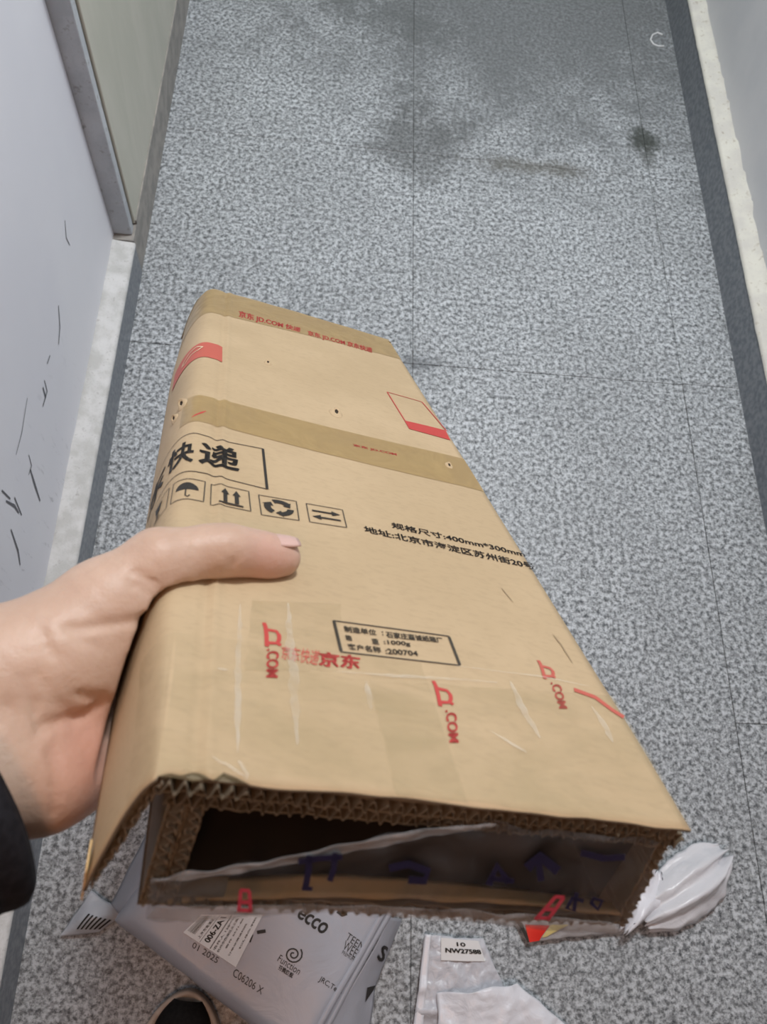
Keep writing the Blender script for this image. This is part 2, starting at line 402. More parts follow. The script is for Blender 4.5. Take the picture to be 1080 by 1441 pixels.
flute_board('flap_edge', (-.0130, .0015, -.0020), tuple(nrm([-.0122, 0, -.046])), (.966, 0, -.256), .0475, .0036, .0046, .02, .4, .002)
# low front flap standing in the opening, its edge and ink
def fr(x, y, v=-.0005):
    return pxplane(x, y, 1, v)
def sheet_px(name, top, bot, v, matl, nx=40, thick=.0006, wav=.0008, ny=5, seed=0, vt=None):
    """sheet across the opening between two pixel polylines (top, bottom), lying in the plane v"""
    def poly(pl, t_):
        xs_ = np.cumsum([0] + [math.dist(a, b) for a, b in zip(pl[:-1], pl[1:])]); q = t_ * xs_[-1]
        return np.array([np.interp(q, xs_, [p[0] for p in pl]), np.interp(q, xs_, [p[1] for p in pl])])
    def fn(a, b):
        p = lerp(poly(top, a), poly(bot, a), b); vq = v if vt is None else lerp(vt, v, b)
        q = fr(p[0], p[1], vq)
        q = q + np.array([0, wav * noise.noise(Vector((a * 14, b * 3, seed))), 0]); return b2w(q)
    o = mesh(name, *grid(nx, ny, fn), matl, box, True); solid(o, thick, 0); return o
sheet_px('front_flap', [(222, 1240), (330, 1237), (440, 1230), (560, 1236), (700, 1249), (890, 1272)], [(222, 1272), (400, 1262), (560, 1264), (740, 1272), (890, 1290)], .004, FLAPTAN, 40, .0012, .0008, 4, 3, .012)
# tape film across the opening
topl = [(212, 1236), (300, 1224), (400, 1207), (500, 1185), (600, 1166), (700, 1160), (800, 1170), (928, 1186)]
botl = [(205, 1292), (270, 1298), (380, 1286), (500, 1284), (620, 1294), (720, 1302), (800, 1312), (886, 1312)]
sheet_px('clear_tape', topl, botl, -.0022, FILMGREY, 60, .0002, .0035, 12, 7, -.001)
sheet_px('tape_fold', topl[:6], [(212, 1242), (300, 1233), (400, 1218), (500, 1198), (600, 1178), (690, 1164)], -.0030, FILMEDGE, 50, .0004, .0015, 3, 9)
sheet_px('tape_overhang', [(222, 1276), (330, 1275), (450, 1274), (560, 1276), (700, 1284), (860, 1298)], botl, -.0034, FILMEDGE, 50, .0002, .002, 4, 12)
def stroke_front(pts, wpx, matl, v=-.0016, name='marker_stroke'):
    L, Rr = [], []
    for i, p in enumerate(pts):
        a, b = np.array(pts[max(i - 1, 0)], float), np.array(pts[min(i + 1, len(pts) - 1)], float); t_ = nrm(b - a); sd = np.array([-t_[1], t_[0]]) * wpx / 2
        L.append(b2w(fr(*(np.array(p) + sd), v))); Rr.append(b2w(fr(*(np.array(p) - sd), v)))
    n = len(pts); return mesh(name, L + Rr, [(i, i + 1, n + i + 1, n + i) for i in range(n - 1)], matl, box)
for pts, wd in (([(420, 1213), (450, 1208), (482, 1206)], 8), ([(436, 1204), (434, 1228), (430, 1250)], 9), ([(472, 1200), (470, 1224), (464, 1240)], 8), ([(425, 1250), (440, 1251)], 6),
                ([(548, 1222), (575, 1216), (603, 1226), (598, 1240), (575, 1238)], 11), ([(688, 1246), (700, 1218), (716, 1242)], 10), ([(690, 1236), (724, 1240)], 7), ([(742, 1222), (760, 1205), (786, 1226)], 14), ([(758, 1210), (762, 1240)], 9),
                ([(812, 1256), (808, 1282), (798, 1278), (806, 1264), (822, 1268)], 6), ([(832, 1270), (842, 1280), (848, 1268), (836, 1264), (832, 1272)], 5), ([(818, 1200), (850, 1208), (880, 1206)], 9)):
    stroke_front(pts, wd, BLUE, -.0050)

def front_logo(cx, cy, k, sl):
    for pts in ([(-.5, -.9), (.5, -.85)], [(-.45, -.9), (-.55, .0), (-.7, .9)], [(.45, -.85), (.55, .0), (.6, .95)], [(-.55, .1), (.5, .1)], [(-.8, .75), (.75, .8)]):
        Q = [(lerp(pts[0][0], pts[-1][0], i / 4), lerp(pts[0][1], pts[-1][1], i / 4)) for i in range(5)] if len(pts) == 2 else pts
        stroke_front([(cx + k * 13 * x - sl * y, cy + k * 17 * y) for x, y in Q], 5, PINKRED, -.0062, 'red_logo')
PINKRED = mat('pinkish_red_print', (.52, .06, .11), .5)
front_logo(345, 1268, 1.0, 0); front_logo(776, 1278, 1.05, 14)
# print on the sheet -------------------------------------------------
_txtcache = {}
def text2d(body, bold=0.0):
    k = (body, bold)
    if k in _txtcache: return _txtcache[k]
    cu = bpy.data.curves.new('t', 'FONT'); cu.body = body; cu.size = 1; cu.offset = min(bold, .007); cu.resolution_u = 3
    ob = bpy.data.objects.new('t', cu); link(ob)
    bpy.context.view_layer.update()
    me = bpy.data.meshes.new_from_object(ob.evaluated_get(bpy.context.evaluated_depsgraph_get()))
    bm = bmesh.new(); bm.from_mesh(me); bmesh.ops.remove_doubles(bm, verts=bm.verts[:], dist=1e-5)
    if bold > .012:          # heavier lettering: the same outline struck four times, slightly shifted
        src = bm.verts[:] + bm.edges[:] + bm.faces[:]
        for dx, dy in ((1, 1), (1, -1), (-1, 1)):
            d_ = bmesh.ops.duplicate(bm, geom=src); bmesh.ops.translate(bm, verts=[g for g in d_['geom'] if isinstance(g, bmesh.types.BMVert)], vec=((dx + 1) * bold * .6, (dy - 1) * bold * .4, 0))
    if len(bm.verts):
        c = np.array([v.co[:2] for v in bm.verts]); lo, hi = c.min(0), c.max(0)
        for v in bm.verts: v.co.x = (v.co.x - lo[0]) / (hi[0] - lo[0] + 1e-9); v.co.y = (v.co.y - lo[1]) / (hi[1] - lo[1] + 1e-9)
    bpy.data.objects.remove(ob); bpy.data.curves.remove(cu); bpy.data.meshes.remove(me)
    _txtcache[k] = bm; return bm
def decal_mesh(bm0, mapper, nx, ny, name, matl, parent):
    bm = bm0.copy()
    for i in range(1, nx): bmesh.ops.bisect_plane(bm, geom=bm.verts[:] + bm.edges[:] + bm.faces[:], plane_co=(i / nx, 0, 0), plane_no=(1, 0, 0))
    for i in range(1, ny): bmesh.ops.bisect_plane(bm, geom=bm.verts[:] + bm.edges[:] + bm.faces[:], plane_co=(0, i / ny, 0), plane_no=(0, 1, 0))
    bm.verts.index_update()
    v = [mapper(q.co.x, q.co.y) for q in bm.verts]; f = [[q.index for q in p.verts] for p in bm.faces]; bm.free()
    return mesh(name, v, f, matl, parent)
def quadmap(q):          # q: tl, tr, br, bl as (a, b)
    q = [np.array(p, float) for p in q]
    def fn(x, y): return lerp(lerp(q[3], q[2], x), lerp(q[0], q[1], x), y)
    return fn
LIFT = .00035
def print_text(body, quad, matl=INK, bold=.0, nx=10, ny=3, name='printed_text', inset=0):
    q = quadmap([sv(*p) for p in quad])
    def mp(x, y): s, v = q(x, y); return Sw(s, v, LIFT)
    return decal_mesh(text2d(body, bold), mp, nx, ny, name, matl, box)
def stroke_sv(pts, width, name='printed_line', matl=INK, closed=False, lift=LIFT, seg=.0012, taper=False):
    P = [np.array(p, float) for p in pts]
    if closed: P.append(P[0])
    Q = []
    for a, b in zip(P[:-1], P[1:]):
        n = max(1, int(np.linalg.norm(b - a) / seg)); Q += [lerp(a, b, i / n) for i in range(n)]
    Q.append(P[-1]); V1 = []; n = len(Q)
    for sgn in (1, -1):
        for i, p in enumerate(Q):
            t_ = nrm(Q[min(i + 1, n - 1)] - Q[max(i - 1, 0)]); wd = width * (math.sin(math.pi * (i + .4) / n) ** .6 * (.55 + .9 * abs(noise.noise(Vector((p[0] * 150, p[1] * 150, sgn))))) if taper else 1)
            s, v = p + sgn * wd / 2 * np.array([-t_[1], t_[0]]); V1.append(Sw(s, v, lift))
    return mesh(name, V1, [(i, i + 1, n + i + 1, n + i) for i in range(n - 1)], matl, box)
def stroke_px(pts, width, **k): return stroke_sv([sv(*p) for p in pts], width, **k)
def patch_sv(quad, matl, name, nx=24, ny=6, lift=LIFT, jit=0.0, seed=0):
    q = quadmap(quad)
    def fn(a, b):
        s, v = q(a, b)
        if b in (0.0, 1.0): v += jit * noise.noise(Vector((a * 6, b * 9, seed)))
        if a in (0.0, 1.0): s += jit * noise.noise(Vector((b * 6, a * 9, seed + 3)))
        return Sw(np.clip(s, -.0665, .178), np.clip(v, 0, BL + .002), lift)
    return mesh(name, *grid(nx, ny, fn), matl, box, True)
def arrow_poly(name, pts, matl=INK, lift=LIFT): 
    return mesh(name, [Sw(*p, lift) for p in pts], [list(range(len(pts)))], matl, box)

# tapes
s_a, v_a = sv(318, 566); s_b, v_b = sv(318, 604); s_c, v_c = sv(628, 640); s_d, v_d = sv(655, 686)
patch_sv([(-.030, v_a + .004), (BW, v_c), (BW, v_d), (-.030, v_b + .004)], BROWNTAPE, 'brown_tape', 160, 6, .0003, .0006, 1)
patch_sv([(-.060, BL - .006), (BW, BL), (BW, sv(545, 500)[1]), (-.060, sv(320, 448)[1])], BROWNTAPE, 'brown_tape', 160, 6, .0003, .0008, 2)
v0t = sv(300, 945)[1]
patch_sv([(-.040, .066), (.085, .072), (.085, 0.0005), (-.040, .0005)], CLEARTAPE, 'clear_tape', 60, 24, .00018, .0012, 3)
patch_sv([(.060, sv(470, 950)[1]), (BW + .001, sv(835, 975)[1]), (BW + .001, .0005), (.060, .0005)], CLEARTAPE, 'clear_tape', 60, 24, .00024, .0012, 4)
patch_sv([sv(355, 845), sv(480, 850), sv(475, 945), sv(345, 945)], CLEARTAPE, 'clear_tape', 20, 12, .00022, .001, 6)
for pts, wd in (([(335, 1072), (348, 1092), (346, 1100)], .0020), ([(298, 1066), (320, 1078), (344, 1094)], .0016), ([(338, 850), (334, 960), (334, 1060)], .0028), ([(405, 850), (412, 950), (418, 1050)], .0042), ([(470, 946), (560, 953), (640, 957), (700, 962)], .0022),
                ([(718, 960), (738, 1005), (760, 1040)], .0045), ([(640, 938), (700, 946), (760, 953), (832, 968)], .0014), ([(832, 995), (850, 1020), (862, 1046)], .0040), ([(305, 942), (320, 944)], .0018), ([(515, 960), (522, 1000)], .0030), ([(690, 1030), (740, 1060)], .002)):
    stroke_px(pts, wd, name='tape_wrinkle_glint', matl=GLINTTAPE, lift=.0006, taper=True)  # pale strokes paint the glints along the tape wrinkles

# framed heading
fw = .0007
topr, botr = sv(370, 632), sv(376, 689)
hz_t, hz_b = sv(308, 618)[1], sv(308, 671)[1]
def lin(s, a): # v of frame line a (0 bottom,1 top) at s, following the slightly skewed print
    k = (s - topr[0]) / (sv(308, 618)[0] - topr[0]); return lerp(lerp(botr[1], topr[1], a), lerp(hz_b, hz_t, a), np.clip(k, 0, 1)) 
stroke_sv([(topr[0], topr[1]), sv(316, 620), sv(300, 618), (sv(300, 618)[0] - .012, hz_t), (-.0655, hz_t)], fw, name='printed_frame')
stroke_sv([(botr[0], botr[1]), sv(316, 673), sv(300, 671), (sv(300, 671)[0] - .012, hz_b), (-.0655, hz_b)], fw, name='printed_frame')
stroke_sv([topr, botr], fw * 2.2, name='printed_frame')
dv = hz_t - hz_b; cs = sv(337, 630)[0]; chh = dv * .55; cw_ = cs - sv(280, 640)[0]
def char_at(ch, s0, s1, va, vb, bold=.03, nx=26):
    q = quadmap([(s0, vb), (s1, vb), (s1, va), (s0, va)])
    decal_mesh(text2d(ch, bold), lambda x, y: Sw(*q(x, y), LIFT), nx, 4, 'printed_text', INK, box)
va, vb = hz_b + dv * .22, hz_b + dv * .80
char_at('递', cs - cw_, cs, va, vb); char_at('快', cs - 2 * cw_ - .003, cs - cw_ - .003, va, vb); char_at('东', cs - 3 * cw_ - .006, cs - 2 * cw_ - .006, va, vb)
# row of handling symbols
def cell(tl, tr, br, bl):
    q = [sv(*p) for p in (tl, tr, br, bl)]; stroke_sv(q, .0006, name='symbol_frame', closed=True, matl=INKS); return quadmap(q)
def poly(cm, pts, name, matl=INK): arrow_poly(name, [cm(x, y) for x, y in pts], matl)
c2 = cell((297, 682), (350, 692), (353, 720), (296, 711))
for x in (.36, .66):
    poly(c2, [(x - .055, .22), (x + .055, .22), (x + .055, .62), (x - .055, .62)], 'up_arrow'); poly(c2, [(x - .11, .60), (x + .11, .60), (x, .86)], 'up_arrow')
poly(c2, [(.2, .10), (.82, .10), (.82, .17), (.2, .17)], 'symbol_bar')
c3 = cell((364, 697), (417, 706), (421, 733), (368, 725))
for k in range(3):
    a0 = math.radians(90 + k * 120)
    outer_, inner_ = [], []
    for i in range(9):
        a = a0 - math.radians(46) + math.radians(72) * i / 8
        outer_.append((.5 + .40 * math.cos(a), .5 + .40 * math.sin(a))); inner_.append((.5 + .22 * math.cos(a), .5 + .22 * math.sin(a)))
    for i in range(8): poly(c3, [outer_[i], outer_[i + 1], inner_[i + 1], inner_[i]], 'recycling_arrow')
    a = a0 - math.radians(46); b = a - math.radians(34)
    poly(c3, [(.5 + .46 * math.cos(a), .5 + .46 * math.sin(a)), (.5 + .15 * math.cos(a), .5 + .15 * math.sin(a)), (.5 + .31 * math.cos(b), .5 + .31 * math.sin(b))], 'recycling_arrow')
c4 = cell((431, 709), (482, 718), (488, 743), (436, 735))
for y, sg in ((.66, 1), (.34, -1)):
    xa = (lambda x: x) if sg > 0 else (lambda x: 1 - x)
    poly(c4, [(xa(.12), y - .04), (xa(.7), y - .04), (xa(.7), y + .04), (xa(.12), y + .04)], 'turn_arrow'); poly(c4, [(xa(.66), y - .13), (xa(.9), y), (xa(.66), y + .13)], 'turn_arrow')
w2 = c2(1, 0)[0] - c2(0, 0)[0]
vt1, vb1 = c2(0, 1)[1], c2(0, 0)[1]
for k, kind in ((1, 'umbrella'), (2, 'glass')):
    s1 = c2(0, 0)[0] - .0035 - (k - 1) * (w2 + .0035); s0 = s1 - w2
    q = [(s0, vt1), (s1, vt1), (s1, vb1), (s0, vb1)]; stroke_sv(q, .0006, name='symbol_frame', closed=True, matl=INKS); cm = quadmap(q)
    if kind == 'umbrella':
        pts = [(.5 + .36 * math.cos(math.pi * i / 10), .48 + .34 * math.sin(math.pi * i / 10)) for i in range(11)]
        for i in range(10): poly(cm, [(.5, .48), pts[i], pts[i + 1]], 'umbrella_symbol')
        stroke_sv([cm(.5, .48), cm(.5, .18), cm(.58, .12), cm(.64, .2)], .0009, name='umbrella_symbol')
    else:
        poly(cm, [(.32, .85), (.68, .85), (.6, .45), (.4, .45)], 'glass_symbol'); poly(cm, [(.47, .45), (.53, .45), (.53, .2), (.47, .2)], 'glass_symbol'); poly(cm, [(.34, .14), (.66, .14), (.66, .2), (.34, .2)], 'glass_symbol')
# address lines
print_text('规格尺寸:400mm*300mm', [(550, 735), (736, 776), (740, 785), (552, 743.5)], INK, .02, 24, 2)
print_text('地址:北京市海淀区苏州街20号', [(511, 740), (750, 793), (754, 803), (514, 749.5)], INK, .02, 24, 2)
# framed box on the near half
stroke_px([(469, 874), (632, 896), (647, 937), (480, 918)], .0007, name='printed_frame', closed=True, matl=INKS)
stroke_px([(470, 875), (480, 917)], .0014, name='printed_frame', matl=INKS); stroke_px([(632, 897), (647, 936)], .0014, name='printed_frame', matl=INKS)
for a, b in (('制造单位', [(483, 881), (529, 887), (530, 895), (485, 890)]), (':', [(537, 889), (539, 889.4), (540, 895), (538, 895)]), ('石家庄嘉诚纸箱厂', [(542, 889), (622, 898), (625, 906), (544, 898)]),
             ('箱', [(485, 894), (494, 895), (496, 903), (487, 902)]), ('重', [(522, 899), (532, 900), (534, 908), (524, 907)]), (':1000g', [(539, 901), (577, 904), (578, 911), (541, 909)]),
             ('客户名称', [(488, 906), (535, 911), (537, 920), (491, 915)]), (':200704', [(541, 913), (587, 917), (589, 924), (543, 921)])):
    print_text(a, b, INKS, .03, 6, 2)
# red tape logos: letters beside the roll's lettering
def tape_logo(q, q2, matl=RED):
    cm_ = quadmap([sv(*p) for p in q])
    for pts in ([(.02, 1.15), (.12, .95), (.16, .5), (.16, -.05)], [(.16, .82), (.80, .86), (.97, .66), (.97, .42), (.84, .16), (.16, .14)], [(.84, .16), (1.06, .04)]):
        stroke_sv([cm_(*p) for p in pts], .0017, name='red_logo', matl=matl, seg=.002)
    print_text('.COM', q2, matl, .05, 6, 3, 'red_logo')
tape_logo([(371, 881), (393, 887), (394, 910), (372, 909)], [(393, 913), (391, 955), (374, 954), (375, 914)])
tape_logo([(610, 963), (633, 971), (637, 993), (616, 993)], [(642, 999), (646, 1046), (632, 1046), (626, 1000)])
tape_logo([(758, 933), (777, 940), (781, 955), (764, 955)], [(788, 960), (799, 998), (787, 998), (774, 961)], REDF)
print_text('京东', [(448, 917), (508, 924), (506, 943), (448, 938)], RED, .05, 6, 4, 'red_logo')
print_text('京东快递', [(396, 909), (452, 916), (446, 938), (396, 928)], REDF, .01, 6, 4, 'red_logo')
stroke_px([(808, 971), (838, 982), (862, 1000), (878, 1010)], .0028, name='red_logo', matl=REDF)
print_text('京东 JD.COM 快递', [(336, 437), (424, 462), (422, 469), (336, 448)], RED, .05, 16, 2, 'red_logo')
print_text('京东 JD.COM 京东快递', [(432, 465), (524, 490), (524, 498), (434, 473)], RED, .05, 16, 2, 'red_logo')
print_text('京东 JD.COM', [(496, 625), (558, 638), (559, 643), (498, 629)], RED, .05, 10, 2, 'red_logo')
stroke_px([(270, 588), (282, 582), (290, 579)], .0028, name='red_logo', matl=RED, taper=True)
# red frame and caption strip of the scan code (code itself left out)
qq = [sv(*p) for p in ((545, 552), (594, 566), (629, 607), (571, 594))]
stroke_sv(qq, .0011, name='red_code_frame', matl=RED, closed=True)
patch_sv([sv(569, 592), sv(627, 606), sv(634, 620), sv(576, 604)], RED, 'red_code_frame', 10, 3)
qi = [sv(*p) for p in ((553, 559), (590, 569), (620, 602), (574, 592))]
# red emblem on the left side
e_tl, e_tr = sv(262, 520), sv(313, 489)
e_br, e_bl = sv(313, 510), sv(257, 540)
sA = -.054; 
patch_sv([(sA, e_tr[1]), e_tr, e_br, (sA, e_br[1])], REDF, 'red_emblem', 24, 6)
emc = quadmap([(sA, e_tr[1]), e_tr, e_br, (sA, e_br[1])]); SAND = mat('bare_kraft_in_emblem', (.62, .45, .30), .6)
for pts in ([(.28, .52), (.40, .72), (.56, .80), (.68, .66)], [(.33, .30), (.45, .48), (.60, .52), (.68, .66)], [(.28, .52), (.26, .38), (.33, .30)]):
    stroke_sv([emc(*p) for p in pts], .0019, name='emblem_swirl', matl=SAND, lift=.0006)
# punctures in the sheet
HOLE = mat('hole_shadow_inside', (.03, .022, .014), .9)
for (x, y), r in (((377, 511), .0030), ((473, 582), .0048), ((247, 590), .0034), ((632, 656), .003), ((258, 570), .0045)):
    s, v = sv(x, y); n = 14; V1 = [Sw(s, v, .0002)]; 
    for k, (rr, ht) in enumerate(((.35, .0012), (.6, .0019), (1.3, .00012))):
        for i in range(n):
            a = 2 * math.pi * i / n; q = rr * r * (1 + .35 * noise.noise(Vector((i * .8, k, x))))
            V1.append(Sw(s + q * math.cos(a) * .8, v + q * math.sin(a) * 1.3, ht * r / .0034 * (1 + .5 * math.sin(a))))
    f = [(0, 1 + i, 1 + (i + 1) % n) for i in range(n)]; mi = [1] * n
    for k in range(2):
        f += [(1 + k * n + i, 1 + (k + 1) * n + i, 1 + (k + 1) * n + (i + 1) % n, 1 + k * n + (i + 1) % n) for i in range(n)]; mi += [0] * n
    mesh('puncture', V1, f, [CARD, HOLE], box, True, mi)
# torn paper at the lower corner of the left side
TORN = card_mat('torn_paper', (.62, .43, .20), (.66, .48, .25))
V1, F1 = grid(6, 8, lambda a, b: b2w(np.array([-.0256 + .0008 * b, lerp(.0005, .011 - .004 * b, a), lerp(-.040, -.0545, b) + .002 * noise.noise(Vector((a * 4, b * 3, 2)))])))
solid(mesh('torn_paper', V1, F1, TORN, box, True), .0006, 0)
# darker creases on the sheet
CREASE = mat('dark_crease_line', (.30, .22, .13), .7)
for pts, wd in (([(778, 893), (790, 908), (806, 934)], .0012), ([(706, 828), (722, 848)], .0008),):
    stroke_px(pts, wd, name='crease_mark', matl=CREASE, taper=True)

# ------------------------------------------------------------------ the hand (signed distance field -> one smooth surface)
def skin_mat():
    m_ = mat('skin', (.62, .40, .30), .48, 0, .4); t = NT(m_); P = t.coord('Position')
    n1 = t.noise(P, 45, 4, .6); n2 = t.noise(P, 260, 3, .6)
    c = t.mix(t.rng(n1, .35, .65), (.47, .325, .245), (.52, .37, .285))
    def pink(p, r, amt, colr, c_):
        return t.mix(t.rng(t.dist(P, tuple(p), (1 / r,) * 3), .25, 1.1, amt, 0), c_, colr)
    c = pink(c2w(.275 * px(112, 1070)), .026, .75, (.50, .25, .185), c)
    c = pink(c2w(.325 * px(375, 785)), .020, .55, (.50, .28, .225), c)
    c = pink(c2w(.29 * px(120, 985)), .018, .55, (.46, .25, .18), c)
    t.col(c)
    t.b.inputs['Subsurface Weight'].default_value = .15; t.b.inputs['Subsurface Radius'].default_value = (.01, .004, .002); t.b.inputs['Subsurface Scale'].default_value = .3
    t.bump(n2, .6, .0006); return m_
SKIN = skin_mat()
def J(x, y, z): return w2b(c2w(z * px(x, y)))
TH = [(J(397, 785, .335), .0083), (J(372, 784, .331), .0096), (J(345, 778, .325), .0090), (J(318, 775, .319), .0100), (J(286, 779, .316), .0104), (J(226, 795, .309), .0140)]
PRIMS = []   # (a, ra, b, rb)
def chain(c, k=None):
    for (a, ra), (b, rb) in zip(c[:-1], c[1:]): PRIMS.append((np.array(a), ra, np.array(b), rb))
chain(TH)
chain([(J(226, 795, .309), .0140), (J(150, 858, .301), .0195), (J(72, 930, .289), .0250)])
chain([(J(226, 812, .312), .0100), (J(185, 885, .304), .0140), (J(120, 940, .294), .0200)])
chain([(J(92, 1068, .284), .0165), (J(62, 1102, .272), .0165)])
chain([(J(126, 1018, .291), .0118), (J(108, 1098, .283), .0130)])
chain([(J(92, 1062, .286), .0165), (J(40, 1010, .285), .0260)])
chain([(J(72, 930, .289), .0250), (J(0, 965, .281), .0275), (J(-110, 1035, .262), .0275), (J(-330, 1180, .232), .030)])
chain([(J(62, 1100, .272), .0165), (J(0, 1075, .270), .0250), (J(-110, 1130, .252), .0255), (J(-330, 1270, .222), .029)])
WR = np.array([-.070, .080, -.062])
fing = {'index': [((-.033, .146, -.044), .0110), ((-.016, .166, -.066), .0095), ((.012, .170, -.0705), .0085), ((.032, .172, -.0695), .0075)],
        'middle': [((-.034, .140, -.058), .0112), ((-.006, .156, -.0735), .0098), ((.022, .160, -.0715), .0086), ((.044, .162, -.0695), .0076)],
        'ring': [((-.034, .124, -.071), .0108), ((-.002, .137, -.0765), .0094), ((.025, .141, -.0715), .0083), ((.046, .143, -.0695), .0073)],
        'pinky': [((-.036, .104, -.078), .0100), ((-.006, .114, -.0775), .0082), ((.013, .118, -.0705), .0074), ((.030, .120, -.0690), .0066)]}
for k_, c in fing.items():
    chain([(WR, .016)] + [c[0]]); chain(c)
# spread the palm between the metacarpals and the eminences
chain([((-.036, .118, -.026), .013), ((-.033, .146, -.044), .0110), ((-.034, .140, -.058), .0112), ((-.034, .124, -.071), .0108), ((-.036, .104, -.078), .0100), (J(92, 1068, .284), .0150)])
# cross-section polygon of the box for contact
_t = [S(s, .10) for s in np.linspace(-.0665, -.0125, 9)]
POLY = np.array([(q[0], q[2]) for q in _t] + [(.20, .0004), (.20, -.0612), (-.0080, -.0612)])
def polysdf(u_, n_):
    d2 = np.full(u_.shape, 1e9); ins = np.zeros(u_.shape, bool); k = len(POLY)
    for i in range(k):
        a, b = POLY[i], POLY[(i + 1) % k]; e = b - a; wx, wy = u_ - a[0], n_ - a[1]
        t_ = np.clip((wx * e[0] + wy * e[1]) / (e @ e), 0, 1); d2 = np.minimum(d2, (wx - e[0] * t_) ** 2 + (wy - e[1] * t_) ** 2)
        c = (a[1] <= n_) != (b[1] <= n_)
        with np.errstate(divide='ignore', invalid='ignore'): xi = a[0] + (n_ - a[1]) / (b[1] - a[1] if b[1] != a[1] else 1e-9) * e[0]
        ins ^= c & (u_ < xi)
    return np.where(ins, -1, 1) * np.sqrt(d2)
def rcone(P, a, ra, b, rb):
    ab = b - a; t_ = np.clip(((P - a) @ ab) / (ab @ ab), 0, 1)
    q = P - a - t_[..., None] * ab; return np.sqrt((q * q).sum(-1)) - (ra + (rb - ra) * t_)
def handsdf(P, creases=()):
    d = np.full(P.shape[:-1], 1.0); K = .0065
    for (a, ra, b, rb) in PRIMS:
        e = rcone(P, a, ra, b, rb); h_ = np.clip(.5 + .5 * (d - e) / K, 0, 1); d = lerp(d, e, h_) - K * h_ * (1 - h_)
    for (a, b, r, dep) in creases:
        e = rcone(P, a, r, b, r * .6); k = .0016; e2 = -(e); h_ = np.clip(.5 - .5 * (d - e2) / k, 0, 1); d = lerp(d, e2, h_) + k * h_ * (1 - h_)
    return np.maximum(d, -(polysdf(P[..., 0], P[..., 2]) - .0004 -   .0024 * sst(.115, .085, P[..., 1])))
def hit(x, y):
    r = MB @ px(x, y); r = r / np.linalg.norm(r); t_ = .15
    for _ in range(80):
        d_ = float(handsdf((CAMB + r * t_)[None])[0])
        if d_ < 2e-4: break
        t_ += max(d_ * .8, 2e-4)
    return CAMB + r * t_
CREASES = []
def resample(pts, stepx):
    out = []
    for a, b in zip(pts[:-1], pts[1:]):
        n = max(1, int(math.dist(a, b) / stepx)); out += [(lerp(a[0], b[0], i / n), lerp(a[1], b[1], i / n)) for i in range(n)]
    return out + [pts[-1]]
for pts, r in (([(188, 806), (210, 817), (229, 828)], .0012), ([(176, 818), (200, 829), (216, 838)], .0008), ([(92, 882), (118, 884), (150, 879), (190, 874), (216, 866)], .0014), ([(100, 880), (112, 900), (140, 910)], .0009), ([(58, 884), (66, 908), (84, 930)], .0010),
               ([(60, 1022), (90, 1014), (120, 1006), (152, 988)], .0020), ([(112, 978), (132, 984), (150, 982)], .0016), ([(32, 950), (46, 985), (58, 1040)], .0012), ([(72, 1054), (80, 1085), (79, 1120), (72, 1158)], .0013), ([(50, 945), (70, 980), (95, 1000)], .0008), ([(300, 806), (312, 800)], .0009), ([(322, 806), (328, 796), (334, 784)], .0012), ([(8, 985), (30, 1030), (52, 1060)], .0008)):
    Q = [hit(*p) for p in resample(pts, 9)]
    for a, b in zip(Q[:-1], Q[1:]): CREASES.append((a, b, r * 1.05, 0))
def surface_nets(fn, lo, hi, h_):
    n = [int(math.ceil((b - a) / h_)) + 1 for a, b in zip(lo, hi)]
    ax = [lo[i] + h_ * np.arange(n[i]) for i in range(3)]
    D = np.empty(n, np.float32)
    for i in range(n[0]):
        G = np.stack(np.meshgrid(ax[0][i:i + 1], ax[1], ax[2], indexing='ij'), -1); D[i] = fn(G)[0]
    c = D < 0
    corners = [(i, j, k) for i in (0, 1) for j in (0, 1) for k in (0, 1)]
    def sh(A, o): return A[o[0]:n[0] - 1 + o[0], o[1]:n[1] - 1 + o[1], o[2]:n[2] - 1 + o[2]]
    cnt = sum(sh(c, o).astype(np.int8) for o in corners); act = (cnt > 0) & (cnt < 8)
    acc = np.zeros(act.shape + (3,), np.float32); num = np.zeros(act.shape, np.float32)
    for a in corners:
        for b in corners:
            if sum(b) - sum(a) == 1 and all(y >= x for x, y in zip(a, b)):
                da, db = sh(D, a), sh(D, b); cr = (da < 0) != (db < 0); t_ = np.where(cr, da / (da - db + 1e-12), 0)
                for q in range(3): acc[..., q] += np.where(cr, a[q] + t_ * (b[q] - a[q]), 0)
                num += cr
    idx = np.full(act.shape, -1, np.int64); I = np.argwhere(act); idx[act] = np.arange(len(I))
    Vn = (I + acc[act] / num[act][:, None]) * h_ + np.array(lo)
    faces = []
    for axis in range(3):
        o1 = [0, 0, 0]; o1[axis] = 1; e1, e2 = [(1, 2), (2, 0), (0, 1)][axis]
        A = c; Bc = np.roll(c, -1, axis); cross = A != Bc
        sl = [slice(1, n[i] - 1) for i in range(3)]; sl[axis] = slice(0, n[axis] - 1)
        W = np.argwhere(cross[tuple(sl)]) + [0 if i == axis else 1 for i in range(3)]
        def cellidx(d1, d2):
            Q = W.copy(); Q[:, e1] -= d1; Q[:, e2] -= d2; return idx[Q[:, 0], Q[:, 1], Q[:, 2]]
        q = np.stack([cellidx(1, 1), cellidx(0, 1), cellidx(0, 0), cellidx(1, 0)], 1)
        fl = A[W[:, 0], W[:, 1], W[:, 2]]; q[~fl] = q[~fl][:, ::-1]
        faces.append(q)
    return Vn, np.concatenate(faces)
allp = np.array([p for a, _, b, _ in PRIMS for p in (a, b)])
lo = np.array([-.165, allp[:, 1].min() - .04, -.175]); lo = np.maximum(lo, [-.165, -.05, -.175]); hi = np.array([.062, .200, .030])
Vh, Fh = surface_nets(lambda P: handsdf(P, CREASES), lo, hi, .00175)
